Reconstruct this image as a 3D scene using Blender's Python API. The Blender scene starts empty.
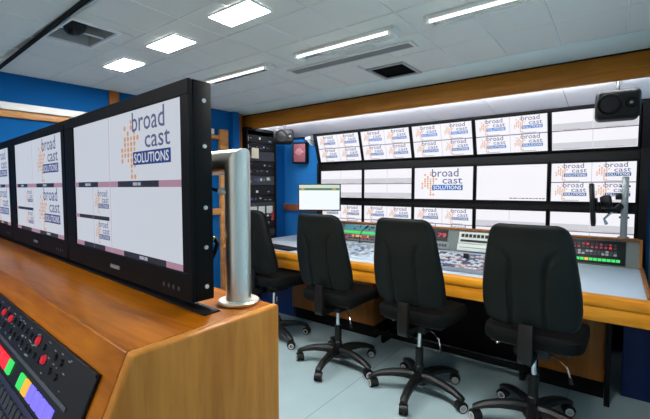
import bpy, bmesh, math, random
from mathutils import Vector, Matrix
random.seed(7)
PI = math.pi
rad = math.radians
scn = bpy.context.scene
COL = scn.collection

# ------------------------------------------------------------ camera, world, light level
FPX = 388.0
cam_d = bpy.data.cameras.new('camera')
cam_d.sensor_width = 36.0
cam_d.lens = 36.0 * FPX / 650.0
cam_d.clip_start = 0.02
cam = bpy.data.objects.new('camera', cam_d)
COL.objects.link(cam)
cam.location = (0, 0, 1.35)
cam.rotation_euler = (rad(90) - math.atan(21.5 / FPX), 0, rad(37.06))
scn.camera = cam

world = bpy.data.worlds.new('world')
scn.world = world
world.use_nodes = True
world.node_tree.nodes['Background'].inputs[0].default_value = (0.86, 0.93, 0.95, 1)
world.node_tree.nodes['Background'].inputs[1].default_value = 0.6
scn.view_settings.view_transform = 'Standard'
scn.view_settings.look = 'None'
scn.view_settings.gamma = 1.0
scn.view_settings.use_curve_mapping = False
scn.view_settings.exposure = 0.08
LAMP = 140.0         # emission of the ceiling panels
TUBE = 1.8
COVE = 95.0         # emission of the added strip light behind the beam          # emission of the tubes in the battens
SCREEN = 0.92       # emission of the video wall
DESKSCREEN = 0.62   # emission of the console monitors

# ------------------------------------------------------------ materials
MATS = {}

def lin(c):
    return tuple(((v / 255) / 12.92) if v / 255 <= 0.04045 else ((v / 255 + 0.055) / 1.055) ** 2.4 for v in c)

def mat(name, rgb, rough=0.5, metal=0.0, vary=0.12, scale=6.0, bump=0.0, spec=0.5, coat=0.0):
    """plain procedural material: base colour broken up by noise"""
    if name in MATS:
        return MATS[name]
    m = bpy.data.materials.new(name); m.use_nodes = True
    nt = m.node_tree; b = nt.nodes['Principled BSDF']
    c = lin(rgb)
    tc = nt.nodes.new('ShaderNodeTexCoord')
    nz = nt.nodes.new('ShaderNodeTexNoise'); nz.inputs['Scale'].default_value = scale; nz.inputs['Detail'].default_value = 4
    nt.links.new(tc.outputs['Object'], nz.inputs['Vector'])
    mx = nt.nodes.new('ShaderNodeMix'); mx.data_type = 'RGBA'
    mx.inputs['A'].default_value = tuple(v * (1 - vary) for v in c) + (1,)
    mx.inputs['B'].default_value = tuple(min(1, v * (1 + vary)) for v in c) + (1,)
    nt.links.new(nz.outputs['Fac'], mx.inputs['Factor'])
    nt.links.new(mx.outputs['Result'], b.inputs['Base Color'])
    b.inputs['Roughness'].default_value = rough
    b.inputs['Metallic'].default_value = metal
    b.inputs['Specular IOR Level'].default_value = spec
    if coat:
        b.inputs['Coat Weight'].default_value = coat; b.inputs['Coat Roughness'].default_value = 0.12
    if bump:
        bp = nt.nodes.new('ShaderNodeBump'); bp.inputs['Strength'].default_value = bump; bp.inputs['Distance'].default_value = 0.002
        n2 = nt.nodes.new('ShaderNodeTexNoise'); n2.inputs['Scale'].default_value = scale * 40
        nt.links.new(tc.outputs['Object'], n2.inputs['Vector'])
        nt.links.new(n2.outputs['Fac'], bp.inputs['Height']); nt.links.new(bp.outputs['Normal'], b.inputs['Normal'])
    MATS[name] = m
    return m

def wood(name, dark, light, axis='X', rough=0.35, scale=1.0, coat=0.2):
    m = bpy.data.materials.new(name); m.use_nodes = True
    nt = m.node_tree; b = nt.nodes['Principled BSDF']
    tc = nt.nodes.new('ShaderNodeTexCoord')
    mp = nt.nodes.new('ShaderNodeMapping')
    s = [9 * scale] * 3; s['XYZ'.index(axis)] = 0.9 * scale
    mp.inputs['Scale'].default_value = s
    nt.links.new(tc.outputs['Object'], mp.inputs['Vector'])
    n1 = nt.nodes.new('ShaderNodeTexNoise'); n1.inputs['Scale'].default_value = 1.6; n1.inputs['Detail'].default_value = 7
    n1.inputs['Roughness'].default_value = 0.62; n1.inputs['Distortion'].default_value = 0.9
    nt.links.new(mp.outputs['Vector'], n1.inputs['Vector'])
    n2 = nt.nodes.new('ShaderNodeTexNoise'); n2.inputs['Scale'].default_value = 9; n2.inputs['Detail'].default_value = 3
    nt.links.new(mp.outputs['Vector'], n2.inputs['Vector'])
    ad = nt.nodes.new('ShaderNodeMath'); ad.operation = 'MULTIPLY_ADD'; ad.inputs[1].default_value = 0.3
    nt.links.new(n2.outputs['Fac'], ad.inputs[0]); nt.links.new(n1.outputs['Fac'], ad.inputs[2])
    cr = nt.nodes.new('ShaderNodeValToRGB')
    cr.color_ramp.elements[0].position = 0.45; cr.color_ramp.elements[0].color = lin(dark) + (1,)
    cr.color_ramp.elements[1].position = 0.9; cr.color_ramp.elements[1].color = lin(light) + (1,)
    nt.links.new(ad.outputs[0], cr.inputs['Fac']); nt.links.new(cr.outputs['Color'], b.inputs['Base Color'])
    b.inputs['Roughness'].default_value = rough; b.inputs['Specular IOR Level'].default_value = 0.15
    b.inputs['Coat Weight'].default_value = coat * 0.5; b.inputs['Coat Roughness'].default_value = 0.18
    MATS[name] = m
    return m

def emit(name, rgb, strength, rough=0.3, spec=0.12):
    """something that gives off light: lamp, screen, lit key"""
    if name in MATS:
        return MATS[name]
    m = bpy.data.materials.new(name); m.use_nodes = True
    nt = m.node_tree; b = nt.nodes['Principled BSDF']
    b.inputs['Base Color'].default_value = (0.02, 0.02, 0.02, 1)
    b.inputs['Roughness'].default_value = rough
    b.inputs['Specular IOR Level'].default_value = spec
    tc = nt.nodes.new('ShaderNodeTexCoord'); nz = nt.nodes.new('ShaderNodeTexNoise'); nz.inputs['Scale'].default_value = 2.5
    nt.links.new(tc.outputs['Object'], nz.inputs['Vector'])
    mx = nt.nodes.new('ShaderNodeMix'); mx.data_type = 'RGBA'
    c = lin(rgb)
    mx.inputs['A'].default_value = tuple(v * 0.96 for v in c) + (1,); mx.inputs['B'].default_value = c + (1,)
    nt.links.new(nz.outputs['Fac'], mx.inputs['Factor']); nt.links.new(mx.outputs['Result'], b.inputs['Emission Color'])
    b.inputs['Emission Strength'].default_value = strength
    MATS[name] = m
    return m

M_BLACK = mat('black_plastic', (14, 15, 17), 0.38, vary=0.1, spec=0.3)
M_BEZEL = mat('matt_black_bezel', (8, 10, 12), 0.5, spec=0.1)
M_FRAME = mat('frame_black', (8, 8, 10), 0.6, spec=0.2)
M_FABRIC = mat('chair_fabric', (12, 14, 14), 0.9, vary=0.2, scale=60, bump=0.4, spec=0.1)
M_SHELL = mat('chair_shell', (15, 20, 18), 0.5, vary=0.15, scale=14, bump=0.15, spec=0.15)
M_CHAIRPL = mat('chair_plastic', (13, 15, 16), 0.42, spec=0.35)
M_CHROME = mat('chrome', (215, 218, 220), 0.15, metal=1.0, vary=0.03)
M_STEEL = mat('brushed_steel', (214, 210, 200), 0.33, metal=1.0, vary=0.06, scale=3)
M_ALU = mat('aluminium', (150, 156, 158), 0.4, metal=0.6, vary=0.05)
M_RING = mat('caster_ring', (190, 190, 190), 0.5)
M_WALL = mat('blue_wall', (4, 84, 146), 0.8, vary=0.06, scale=2, bump=0.05, spec=0.15)
M_TILE = mat('ceiling_tile', (226, 230, 224), 0.6, vary=0.03, scale=1.5, bump=0.06)
M_GRID = mat('ceiling_grid', (240, 242, 243), 0.5, vary=0.03)
M_SOFFIT = mat('soffit_white', (222, 222, 228), 0.55, vary=0.03)
M_WHITE = mat('white_paint', (225, 226, 222), 0.5, vary=0.04)
M_FLOOR = mat('floor_vinyl', (150, 172, 176), 0.42, vary=0.09, scale=5, bump=0.08)
M_LAMINATE = mat('grey_laminate', (190, 206, 220), 0.4, vary=0.05)
M_BRIDGE = mat('grey_green_metal', (86, 98, 94), 0.5, vary=0.06)
M_PANELGREY = mat('panel_grey', (120, 126, 126), 0.5)
M_PANELDARK = mat('panel_dark', (17, 18, 22), 0.42, spec=0.25)
M_CREAM = mat('cream_plastic', (205, 210, 202), 0.5)
M_DARKRED = mat('speaker_red', (150, 84, 94), 0.6)
M_NAVY = mat('navy_keys', (24, 28, 62), 0.45)
M_RUBBER = mat('rubber', (10, 10, 11), 0.7, spec=0.2)
M_VENT = mat('vent_grey', (160, 166, 166), 0.55)
M_BLUEPANEL = mat('blue_panel', (10, 44, 104), 0.6)
M_PAPER = mat('paper', (205, 210, 214), 0.7)
M_SKIN_Y = mat('yellow_plug', (196, 172, 82), 0.5)
M_WOOD = wood('console_wood', (112, 56, 2), (178, 104, 12), 'X', 0.3, coat=0.1)
M_WOOD_END = wood('console_wood_upright', (150, 92, 30), (192, 130, 56), 'Z', 0.3, coat=0.1)
M_BEAM = wood('beam_wood', (156, 94, 24), (196, 126, 42), 'X', 0.4)
M_DESKWOOD = wood('desk_wood', (184, 112, 20), (226, 156, 44), 'X', 0.35)
M_CABWOOD = wood('cabinet_wood', (122, 74, 30), (158, 100, 46), 'Z', 0.45)
M_TRIMWOOD = wood('trim_wood', (158, 104, 56), (206, 152, 96), 'Y', 0.45)
M_REDWOOD = wood('rail_wood', (150, 84, 58), (190, 120, 92), 'X', 0.45)
E_LAMP = emit('lamp_diffuser', (255, 253, 250), LAMP)
E_TUBE = emit('tube_glow', (250, 252, 250), TUBE)
E_WALL = emit('wall_screen', (250, 248, 255), SCREEN)
E_DESK = emit('console_screen', (236, 243, 255), DESKSCREEN)

# ------------------------------------------------------------ mesh helper
class MB:
    def __init__(self):
        self.bm = bmesh.new()
    def _tag(self, before, mi):
        for f in self.bm.faces:
            if f not in before:
                f.material_index = mi
    def box(self, x0, x1, y0, y1, z0, z1, mi=0, bev=0.0, seg=2, M=None):
        bm = bmesh.new()
        bmesh.ops.create_cube(bm, size=1)
        for v in bm.verts:
            v.co = Vector(((x0 + x1) / 2 + v.co.x * (x1 - x0), (y0 + y1) / 2 + v.co.y * (y1 - y0), (z0 + z1) / 2 + v.co.z * (z1 - z0)))
        if bev:
            bmesh.ops.bevel(bm, geom=bm.edges[:], offset=bev, segments=seg, profile=0.5, affect='EDGES')
        return self.add(bm, mi, M)
    def add(self, bm, mi=0, M=None):
        if M is not None:
            bm.transform(M)
        me = bpy.data.meshes.new('tmp'); bm.to_mesh(me); bm.free()
        n = len(self.bm.faces)
        self.bm.from_mesh(me); bpy.data.meshes.remove(me)
        self.bm.faces.ensure_lookup_table()
        for i in range(n, len(self.bm.faces)):
            self.bm.faces[i].material_index = mi
        return self
    def pyd(self, vs, fs, mi=0):
        n = [self.bm.verts.new(v) for v in vs]
        for f in fs:
            try:
                self.bm.faces.new([n[i] for i in f]).material_index = mi
            except ValueError:
                pass
        return self
    def cyl(self, p0, p1, r0, r1=None, n=20, mi=0):
        return self.tube([p0, p1], [r0, r0 if r1 is None else r1], n, mi)
    def tube(self, pts, r, n=14, mi=0, caps=True):
        pts = [Vector(p) for p in pts]
        rs = r if isinstance(r, (list, tuple)) else [r] * len(pts)
        rings = []
        d0 = (pts[1] - pts[0]).normalized()
        up = Vector((0, 0, 1)) if abs(d0.z) < 0.9 else Vector((1, 0, 0))
        side = d0.cross(up).normalized()
        for i, p in enumerate(pts):
            if i == 0: d = pts[1] - pts[0]
            elif i == len(pts) - 1: d = pts[-1] - pts[-2]
            else: d = (pts[i + 1] - p).normalized() + (p - pts[i - 1]).normalized()
            d.normalize()
            side = (side - d * side.dot(d)).normalized()
            u2 = d.cross(side)
            rings.append([self.bm.verts.new(p + (side * math.cos(2 * PI * k / n) + u2 * math.sin(2 * PI * k / n)) * rs[i]) for k in range(n)])
        for a, b in zip(rings, rings[1:]):
            for k in range(n):
                self.bm.faces.new((a[k], a[(k + 1) % n], b[(k + 1) % n], b[k])).material_index = mi
        if caps:
            self.bm.faces.new(rings[0][::-1]).material_index = mi
            self.bm.faces.new(rings[-1]).material_index = mi
        return self
    def lathe(self, prof, n=24, mi=0, M=None):
        """prof: (r, z) list about the z axis"""
        bm = bmesh.new(); rings = []
        for r, z in prof:
            rings.append([bm.verts.new((max(r, 1e-5) * math.cos(2 * PI * k / n), max(r, 1e-5) * math.sin(2 * PI * k / n), z)) for k in range(n)])
        for a, b in zip(rings, rings[1:]):
            for k in range(n):
                bm.faces.new((a[k], a[(k + 1) % n], b[(k + 1) % n], b[k]))
        bm.faces.new(rings[0][::-1]); bm.faces.new(rings[-1])
        return self.add(bm, mi, M)
    def prism(self, poly, axis, a0, a1, mi=0, bev=0.0, seg=3, M=None, shear=0.0):
        """poly of (p,q) pairs in the plane normal to axis, run from a0 to a1"""
        bm = bmesh.new()
        def P(p, q, a):
            if axis == 'X': return (a, p, q)
            if axis == 'Y': return (p, a, q)
            return (p, q, a)
        A = [bm.verts.new(P(p, q, a0)) for p, q in poly]; B = [bm.verts.new(P(p, q, a1)) for p, q in poly]
        n = len(poly)
        bm.faces.new(A[::-1]); bm.faces.new(B)
        for i in range(n):
            bm.faces.new((A[i], A[(i + 1) % n], B[(i + 1) % n], B[i]))
        bmesh.ops.recalc_face_normals(bm, faces=bm.faces[:])
        if bev:
            bmesh.ops.bevel(bm, geom=bm.edges[:], offset=bev, segments=seg, profile=0.5, affect='EDGES')
        return self.add(bm, mi, M)
    def mesh(self, name, mats, smooth=True):
        bmesh.ops.recalc_face_normals(self.bm, faces=self.bm.faces[:])
        me = bpy.data.meshes.new(name)
        self.bm.to_mesh(me); self.bm.free()
        for m in (mats if isinstance(mats, (list, tuple)) else [mats]):
            me.materials.append(m)
        if smooth:
            for p in me.polygons: p.use_smooth = True
            me.set_sharp_from_angle(angle=rad(38))
        return me
    def build(self, name, mats, parent=None, loc=(0, 0, 0), rot=(0, 0, 0), smooth=True):
        return inst(name, self.mesh(name, mats, smooth), parent, loc, rot)

def inst(name, me, parent=None, loc=(0, 0, 0), rot=(0, 0, 0)):
    o = bpy.data.objects.new(name, me); COL.objects.link(o)
    o.location = loc; o.rotation_euler = rot; o.parent = parent
    return o

def tag(o, label, cat, group=None):
    o['label'] = label; o['category'] = cat
    if group: o['group'] = group
    return o

def thing(name, label, cat, loc=(0, 0, 0), rot=(0, 0, 0), group=None):
    o = bpy.data.objects.new(name, None); o.empty_display_size = 0.05; COL.objects.link(o)
    o.location = loc; o.rotation_euler = rot
    return tag(o, label, cat, group)

def struct(o):
    o['kind'] = 'structure'; return o

def dup(root, loc, rotz, label):
    def rec(o, par):
        c = o.copy(); COL.objects.link(c); c.parent = par
        for ch in kids[o.name]: rec(ch, c)
        return c
    kids = {}
    def walk(o):
        kids[o.name] = list(o.children)
        for ch in o.children: walk(ch)
    walk(root)
    r = rec(root, None); r.location = loc; r.rotation_euler = (0, 0, rotz); r['label'] = label
    return r

def text_geo(s, size, x=0, z=0, align='l', width=None, bold=0.0):
    """flat lettering in the xz plane -> verts, faces"""
    c = bpy.data.curves.new('t', 'FONT'); c.body = s; c.size = 1.0; c.resolution_u = 2; c.offset = bold
    o = bpy.data.objects.new('t', c)
    me = bpy.data.meshes.new_from_object(o)
    xs = [v.co.x for v in me.vertices]; x0, x1 = min(xs), max(xs)
    sx = size if width is None else width / (x1 - x0)
    w = (x1 - x0) * sx
    off = x if align == 'l' else (x - w if align == 'r' else x - w / 2)
    vs = [((v.co.x - x0) * sx + off, 0.0, v.co.y * size + z) for v in me.vertices]
    fs = [tuple(p.vertices) for p in me.polygons]
    bpy.data.objects.remove(o); bpy.data.curves.remove(c); bpy.data.meshes.remove(me)
    return vs, fs

# ------------------------------------------------------------ the room
CEIL = 2.20
XL, XR = -3.70, 0.21
YB, YR = 3.97, -1.60
LWA = math.atan((3.632 - 3.474) / (2.948 - 0.872))     # the left wall runs slightly askew

struct(MB().box(-4.2, XR + 0.05, YR, YB, -0.05, 0.0).build('floor', M_FLOOR))
# seams of the vinyl sheets
fl = bpy.data.objects['floor']
M_SEAM = mat('floor_seam', (110, 130, 134), 0.6)
for x in (-2.62, -1.42, -0.22):
    MB().box(x - 0.002, x + 0.002, YR, YB, 0.0, 0.0006).build('floor_seam', M_SEAM, fl)
struct(MB().box(-4.2, XR + 0.05, YB, YB + 0.05, 0, CEIL).build('wall_back', mat('lit_blue_wall', (38, 124, 196), 0.75, vary=0.05, scale=2, spec=0.2)))  # lighter blue than the left wall: stronger lighting put into the colour
struct(MB().box(XR, XR + 0.05, YR, YB, 0, CEIL).build('wall_right', mat('pale_blue_wall', (150, 182, 200), 0.65, vary=0.05, scale=2)))
# left wall: askew stretch up to the post, then a recess that holds the rack
def lw(y):      # x of the left wall face at y
    return -3.632 + (y - 0.872) * math.tan(LWA)
wl = struct(MB().prism([(lw(YR), YR), (lw(2.95), 2.95), (XL, 2.95), (XL, YB), (XL - 0.3, YB), (XL - 0.3, YR)], 'Z', 0, CEIL).build('wall_left', M_WALL))

# ceiling: a backing slab, a grid of separate tiles, a border towards the beam
ceil_o = struct(MB().box(-4.2, XR + 0.05, YR, YB, CEIL + 0.16, CEIL + 0.2).build('ceiling', M_TILE))
PX, X0 = 0.301, 0.010
GX = [XR] + [X0 - PX * k for k in range(0, 13)] + [-4.0]
GY = [2.745, 2.337, 2.04, 1.743, 1.446, 1.149, 0.82, 0.785, 0.49, 0.193, -0.104, -0.401, -0.7, -1.0, -1.3, -1.6]
tile_cache = {}
HATCH = (-2.60, -2.20, 0.82, 1.07)
VENT = (-1.479, -1.18, 2.44, 2.745)
GAP = 0.003
def in_hole(x0, x1, y0, y1):
    for (a, b, c, d) in (HATCH, VENT):
        if x0 < b - 0.02 and x1 > a + 0.02 and y0 < d - 0.02 and y1 > c + 0.02: return True
    return False
def tile(x0, x1, y0, y1):
    w, d = round(x1 - x0, 3), round(y1 - y0, 3)
    if (w, d) not in tile_cache:
        tile_cache[(w, d)] = MB().box(-w / 2 + GAP, w / 2 - GAP, -d / 2 + GAP, d / 2 - GAP, 0, 0.012, bev=0.003, seg=1).mesh('ceiling_tile', M_TILE, False)
    inst('ceiling_tile', tile_cache[(w, d)], ceil_o, ((x0 + x1) / 2, (y0 + y1) / 2, CEIL))
def split_tile(x0, x1, y0, y1):
    """tile with the opening of the hatch or vent cut out of it"""
    for h in (HATCH, VENT):
        a, b, c, d = h
        if x0 < b - 0.02 and x1 > a + 0.02 and y0 < d - 0.02 and y1 > c + 0.02:
            for (p, q, r, s) in ((x0, a, y0, y1), (b, x1, y0, y1), (max(x0, a), min(x1, b), y0, c), (max(x0, a), min(x1, b), d, y1)):
                if q - p > 0.03 and s - r > 0.03: tile(p, q, r, s)
            return
for i in range(len(GX) - 1):
    for j in range(len(GY) - 1):
        if GY[j] == 0.82: continue              # the dark joint of the slide-out
        x1, x0, y1, y0 = GX[i], GX[i + 1], GY[j], GY[j + 1]
        if in_hole(x0, x1, y0, y1): split_tile(x0, x1, y0, y1)
        else: tile(x0, x1, y0, y1)
# white carrier bars seen in the joints, running above the tiles
g = MB()
for x in GX[1:-1]: g.box(x - 0.0026, x + 0.0026, YR, 2.745, CEIL + 0.004, CEIL + 0.012)
for y in GY:
    xs = [-4.0, XR]
    if y == 2.745: xs = [-4.0, XR]
    g.box(xs[0], xs[1], y - 0.0026, y + 0.0026, CEIL + 0.004, CEIL + 0.012)
gb = g.build('carrier_grid', M_GRID, ceil_o, smooth=False)
gb['label'] = 'white carrier bars in the tile joints'
MB().box(-4.0, XR, 2.75, 3.14, CEIL - 0.002, CEIL + 0.014, bev=0.003).build('ceiling_border', mat('border_paint', (222, 240, 236), 0.5, vary=0.03), ceil_o)
# dark rubber joint of the slide-out, running across the ceiling
je = MB(); je.box(-1.4, 1.4, -0.005, 0.005, -0.012, 0.012)
struct(je.build('trim_1', M_RUBBER, None, (-2.3, 0.79, CEIL - 0.0125), (0, 0, rad(-2.0))))

# wooden beam and the white soffit behind it
struct(MB().box(-3.695, XR, 3.12, 3.17, 2.037, CEIL - 0.004, bev=0.004).build('trim_2', M_BEAM))
sof = struct(MB().box(-3.70, XR, 3.17, YB, 2.10, 2.115).build('soffit', M_SOFFIT))
xs = -3.70
sp_mesh = {}
for k in range(7):
    x0, x1 = -3.70 + k * (XR + 3.70) / 7, -3.70 + (k + 1) * (XR + 3.70) / 7
    MB().prism([(3.171, 2.092), (3.86, 2.008), (3.86, 2.018), (3.171, 2.0995)], 'X', x0 + 0.002, x1 - 0.002).build('soffit_panel', M_SOFFIT, sof, smooth=False)
MB().box(-3.695, XR, 3.105, 3.14, CEIL - 0.01, CEIL - 0.0005).build('shadow_gap', M_RUBBER, bpy.data.objects['trim_2'])

cv = thing('added_cove_light', 'slim strip light added out of sight behind the wooden beam', 'light fixture', (-1.74, 3.185, 2.05))  # unseen lamp added to brighten the soffit, desk and back wall
MB().box(-1.85, 1.85, -0.014, 0.022, 0.0, 0.036, bev=0.003).build('channel', M_WHITE, cv)
MB().box(-1.84, 1.84, 0.0225, 0.026, 0.004, 0.032).build('diffuser', emit('added_cove_glow', (250, 252, 255), COVE), cv, smooth=False)

# left wall dressing: white light shelf over a wood rail, posts, a lower rail
def lwbox(y0, y1, z0, z1, t, m, name, bev=0.003):
    o = MB().box(0, t, y0 - 1.9, y1 - 1.9, z0, z1, bev=bev).build(name, m, None, (lw(1.9), 1.9, 0), (0, 0, -LWA))
    return struct(o)
lwbox(-1.2, 2.62, 1.925, 1.978, 0.05, M_WHITE, 'trim_3')
lwbox(-1.2, 2.70, 1.872, 1.920, 0.035, M_TRIMWOOD, 'trim_4')
lwbox(2.70, 2.80, 0.05, 1.985, 0.045, M_TRIMWOOD, 'trim_5')
lwbox(-1.2, 2.70, 1.06, 1.13, 0.035, M_TRIMWOOD, 'trim_6')
lwbox(1.60, 1.68, 1.985, 2.195, 0.03, M_CABWOOD, 'trim_7')
lwbox(2.86, 2.945, 0.0, 2.195, 0.05, M_WALL, 'trim_8')
struct(MB().box(-3.55, -3.47, 2.953, 3.02, 0, CEIL - 0.005, bev=0.004).build('trim_9', M_CABWOOD))
# rail on the back wall
struct(MB().box(-3.69, -3.06, YB - 0.04, YB - 0.001, 1.045, 1.135, bev=0.004).build('trim_10', M_REDWOOD))

# ------------------------------------------------------------ ceiling lights, vents, hatch
def light_panel(x, y, label):
    t = thing('ceiling_light_panel', label, 'ceiling light', (x, y, CEIL - 0.001), group='square ceiling light panels')
    m = MB()
    w, d, f = 0.142, 0.069, 0.008
    for a in ((-w - f, w + f, -d - f, -d), (-w - f, w + f, d, d + f), (-w - f, -w, -d, d), (w, w + f, -d, d)):
        m.box(a[0], a[1], a[2], a[3], -0.010, 0)
    m.build('frame', M_GRID, t, smooth=False)
    MB().box(-w, w, -d, d, -0.008, -0.002).build('diffuser', E_LAMP, t, smooth=False)
light_panel(-1.495, 1.29, 'bright ceiling panel light nearest the camera, largest of the three')
light_panel(-2.12, 1.31, 'bright ceiling panel light in the middle of the three')
light_panel(-2.735, 1.335, 'bright ceiling panel light farthest from the camera, above the blue wall')
for x in (-0.87, -0.25):  # row carried on out of view, panels added for more light
    light_panel(x, 1.29, 'added ceiling panel light overhead, above the upper edge of the picture')

for x in (-2.12, -0.87):  # unseen panels added to brighten the wooden console
    light_panel(x, -0.55, 'added ceiling panel light in the rear of the room, behind the camera')

def batten(x0, x1, y, label):
    L = x1 - x0
    t = thing('fluorescent_batten', label, 'light fixture', (x0, y, CEIL - 0.001), group='fluorescent battens on the ceiling')
    MB().box(0, L, -0.035, 0.055, -0.022, 0, bev=0.004).build('housing', M_WHITE, t)
    MB().cyl((0.03, -0.026, -0.03), (L - 0.03, -0.026, -0.03), 0.008, n=12).build('tube', E_TUBE, t)
    MB().box(0.03, L - 0.03, 0.0, 0.045, -0.0235, -0.0222).build('reflector', mat('reflector', (170, 190, 180), 0.25, 0.7), t)
    for x in (0.012, L - 0.03):
        MB().box(x, x + 0.018, -0.04, 0.055, -0.044, -0.0005, bev=0.004).build('end_cap', M_WHITE, t)
    return t
batten(-0.80, -0.10, 1.90, 'fluorescent batten at the upper edge of the picture, above the third chair')
batten(-1.66, -0.965, 1.90, 'fluorescent batten beside the long air grille')
batten(-2.62, -1.92, 1.93, 'fluorescent batten just above the big console monitor')

t = thing('air_grille', 'long narrow grey air grille in the ceiling beside the square vent', 'air vent', (-1.46, 2.165, CEIL - 0.0005))
m = MB()
for a in ((-0.48, 0.48, -0.055, -0.042), (-0.48, 0.48, 0.042, 0.055), (-0.48, -0.462, -0.042, 0.042), (0.462, 0.48, -0.042, 0.042)):
    m.box(a[0], a[1], a[2], a[3], -0.01, 0)
m.build('frame', M_WHITE, t, smooth=False)
MB().box(-0.462, 0.462, -0.042, 0.042, -0.002, 0).build('backing', M_VENT, t)
for k in range(7):
    MB().box(-0.462, 0.462, -0.038 + k * 0.012, -0.034 + k * 0.012, -0.008, -0.0021).build('slat', M_VENT, t)

t = thing('square_vent', 'square black ceiling vent opening next to the long grille', 'air vent', (-1.33, 2.592, CEIL))
m = MB()
m.box(-0.149, 0.149, -0.152, -0.13, -0.008, 0.008).box(-0.149, 0.149, 0.13, 0.152, -0.008, 0.008).box(-0.149, -0.127, -0.13, 0.13, -0.008, 0.008).box(0.127, 0.149, -0.13, 0.13, -0.008, 0.008)
m.build('frame', M_VENT, t, smooth=False)
m = MB()
m.box(-0.127, -0.122, -0.13, 0.13, 0.0, 0.14).box(0.122, 0.127, -0.13, 0.13, 0.0, 0.14).box(-0.122, 0.122, -0.13, -0.125, 0, 0.14).box(-0.122, 0.122, 0.125, 0.13, 0, 0.14).box(-0.122, 0.122, -0.125, 0.125, 0.135, 0.14)
m.build('duct', M_FRAME, t, smooth=False)
for k in range(5):
    MB().box(-0.121, 0.121, -0.004, 0.004, -0.02, 0.02).build('louvre', M_FRAME, t, (0, -0.09 + k * 0.045, 0.03), (rad(35), 0, 0))

t = thing('ceiling_hatch', 'open recessed hatch with pale rim in the ceiling above the blue wall', 'ceiling hatch', (-2.40, 0.945, CEIL))
m = MB()
m.box(-0.2, 0.2, 0.113, 0.125, -0.006, 0.006).box(-0.2, 0.2, -0.125, -0.113, -0.006, 0.006).box(0.175, 0.2, -0.113, 0.113, -0.006, 0.006).box(-0.2, -0.188, -0.113, 0.113, -0.006, 0.006)
m.build('rim', M_GRID, t, smooth=False)
m = MB()
m.box(-0.188, -0.184, -0.113, 0.113, 0.006, 0.15).box(0.171, 0.175, -0.113, 0.113, 0.006, 0.15).box(-0.184, 0.171, -0.113, -0.109, 0.006, 0.15).box(-0.184, 0.171, 0.109, 0.113, 0.006, 0.15).box(-0.184, 0.171, -0.109, 0.109, 0.146, 0.15)
m.build('recess_box', M_VENT, t, smooth=False)
t = thing('recessed_camera', 'black rounded device hanging inside the open ceiling hatch', 'camera', (-2.40, 0.90, CEIL + 0.03))
MB().lathe([(0.0, -0.045), (0.03, -0.04), (0.055, -0.02), (0.066, 0.01), (0.066, 0.05), (0.05, 0.06)], 20).build('dome', M_BLACK, t)
MB().box(-0.012, 0.012, -0.012, 0.012, 0.055, 0.115).build('bracket', M_FRAME, t)
MB().lathe([(0.0, -0.012), (0.016, -0.01), (0.018, 0.012)], 14, M=Matrix.Translation((0.025, -0.02, -0.045))).build('lens', M_PANELDARK, t)

# ------------------------------------------------------------ screen graphics
def graphic_mats(S, tagname, white):
    return [emit('orange_' + tagname, (240, 176, 128), S), emit('slate_' + tagname, (98, 106, 150), S), emit('blue_' + tagname, (38, 62, 140), S), white]
GM_WALL = graphic_mats(SCREEN * 0.9, 'wall', E_WALL)
GM_DESK = graphic_mats(DESKSCREEN, 'desk', E_DESK)
DOTS = ["...X..", ".X.X..", "..X.X.", ".XXXXX", ".XXXX.", "XXXXX.", "XXXX..", "X.XX..", "...XX.", "...X..", "...XX."]
def logo_mesh(mats, fine=True):
    """unit-wide lettering with a field of dots on its left, xz plane facing -y, origin at the centre"""
    m = MB()
    def disc(cx, cz, r, mi, n):
        m.pyd([(cx + r * math.cos(2 * PI * k / n), 0, cz + r * math.sin(2 * PI * k / n)) for k in range(n)], [tuple(range(n))], mi)
    for r, row in enumerate(DOTS):
        for c, ch in enumerate(row):
            if ch == 'X':
                disc(-0.48 + c * 0.070, 0.235 - r * 0.053, 0.026 if (r + c) % 3 else 0.021, 0, 8 if fine else 5)
    for s, x, z, size, w, al, mi in (('broad', -0.24, 0.135, 0.265, 0.64, 'l', 1), ('cast', 0.49, -0.03, 0.235, 0.47, 'r', 1)):
        v, f = text_geo(s, size, x, z, al, w, 0.006); m.pyd([(a, -0.0004, b) for a, _, b in v], f, mi)
    m.pyd([(-0.23, -0.0008, -0.185), (0.5, -0.0008, -0.185), (0.5, -0.0008, -0.06), (-0.23, -0.0008, -0.06)], [(0, 1, 2, 3)], 2)
    v, f = text_geo('SOLUTIONS', 0.125, -0.20, -0.165, 'l', 0.67, 0.018)
    m.pyd([(a, -0.0016, b) for a, _, b in v], f, 3)
    bm = m.bm
    for f in bm.faces:
        f.normal_update()
        if f.normal.y > 0: f.normal_flip()
    me = bpy.data.meshes.new('screen_logo'); bm.to_mesh(me); bm.free()
    for q in mats: me.materials.append(q)
    return me
LOGO_WALL = logo_mesh(GM_WALL); LOGO_DESK = logo_mesh(GM_DESK)
E_LINE = emit('picture_line', (150, 132, 150), 0.5)
E_LINE2 = emit('picture_line_pale', (205, 198, 212), 0.75)
E_UMD_D = emit('label_dark', (40, 40, 58), 0.5)
E_UMD_P = emit('label_pink', (206, 160, 186), 0.55)
E_TEXT = emit('label_text', (190, 196, 214), 0.6)
E_GREY = emit('picture_grey', (224, 224, 232), 0.8)

def flat(name, rects, mats, parent, y=-0.0016):
    """rects: x0,x1,z0,z1,material index; small raised pieces of picture on a screen"""
    m = MB()
    for (x0, x1, z0, z1, mi) in rects:
        m.box(x0, x1, y, y + 0.0012, z0, z1, mi)
    return m.build(name, mats, parent, smooth=False)

def put_logo(parent, me, x, z, w):
    o = inst('screen_logo', me, parent, (x, -0.0032, z)); o.scale = (w, 0.8, w); return o

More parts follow.
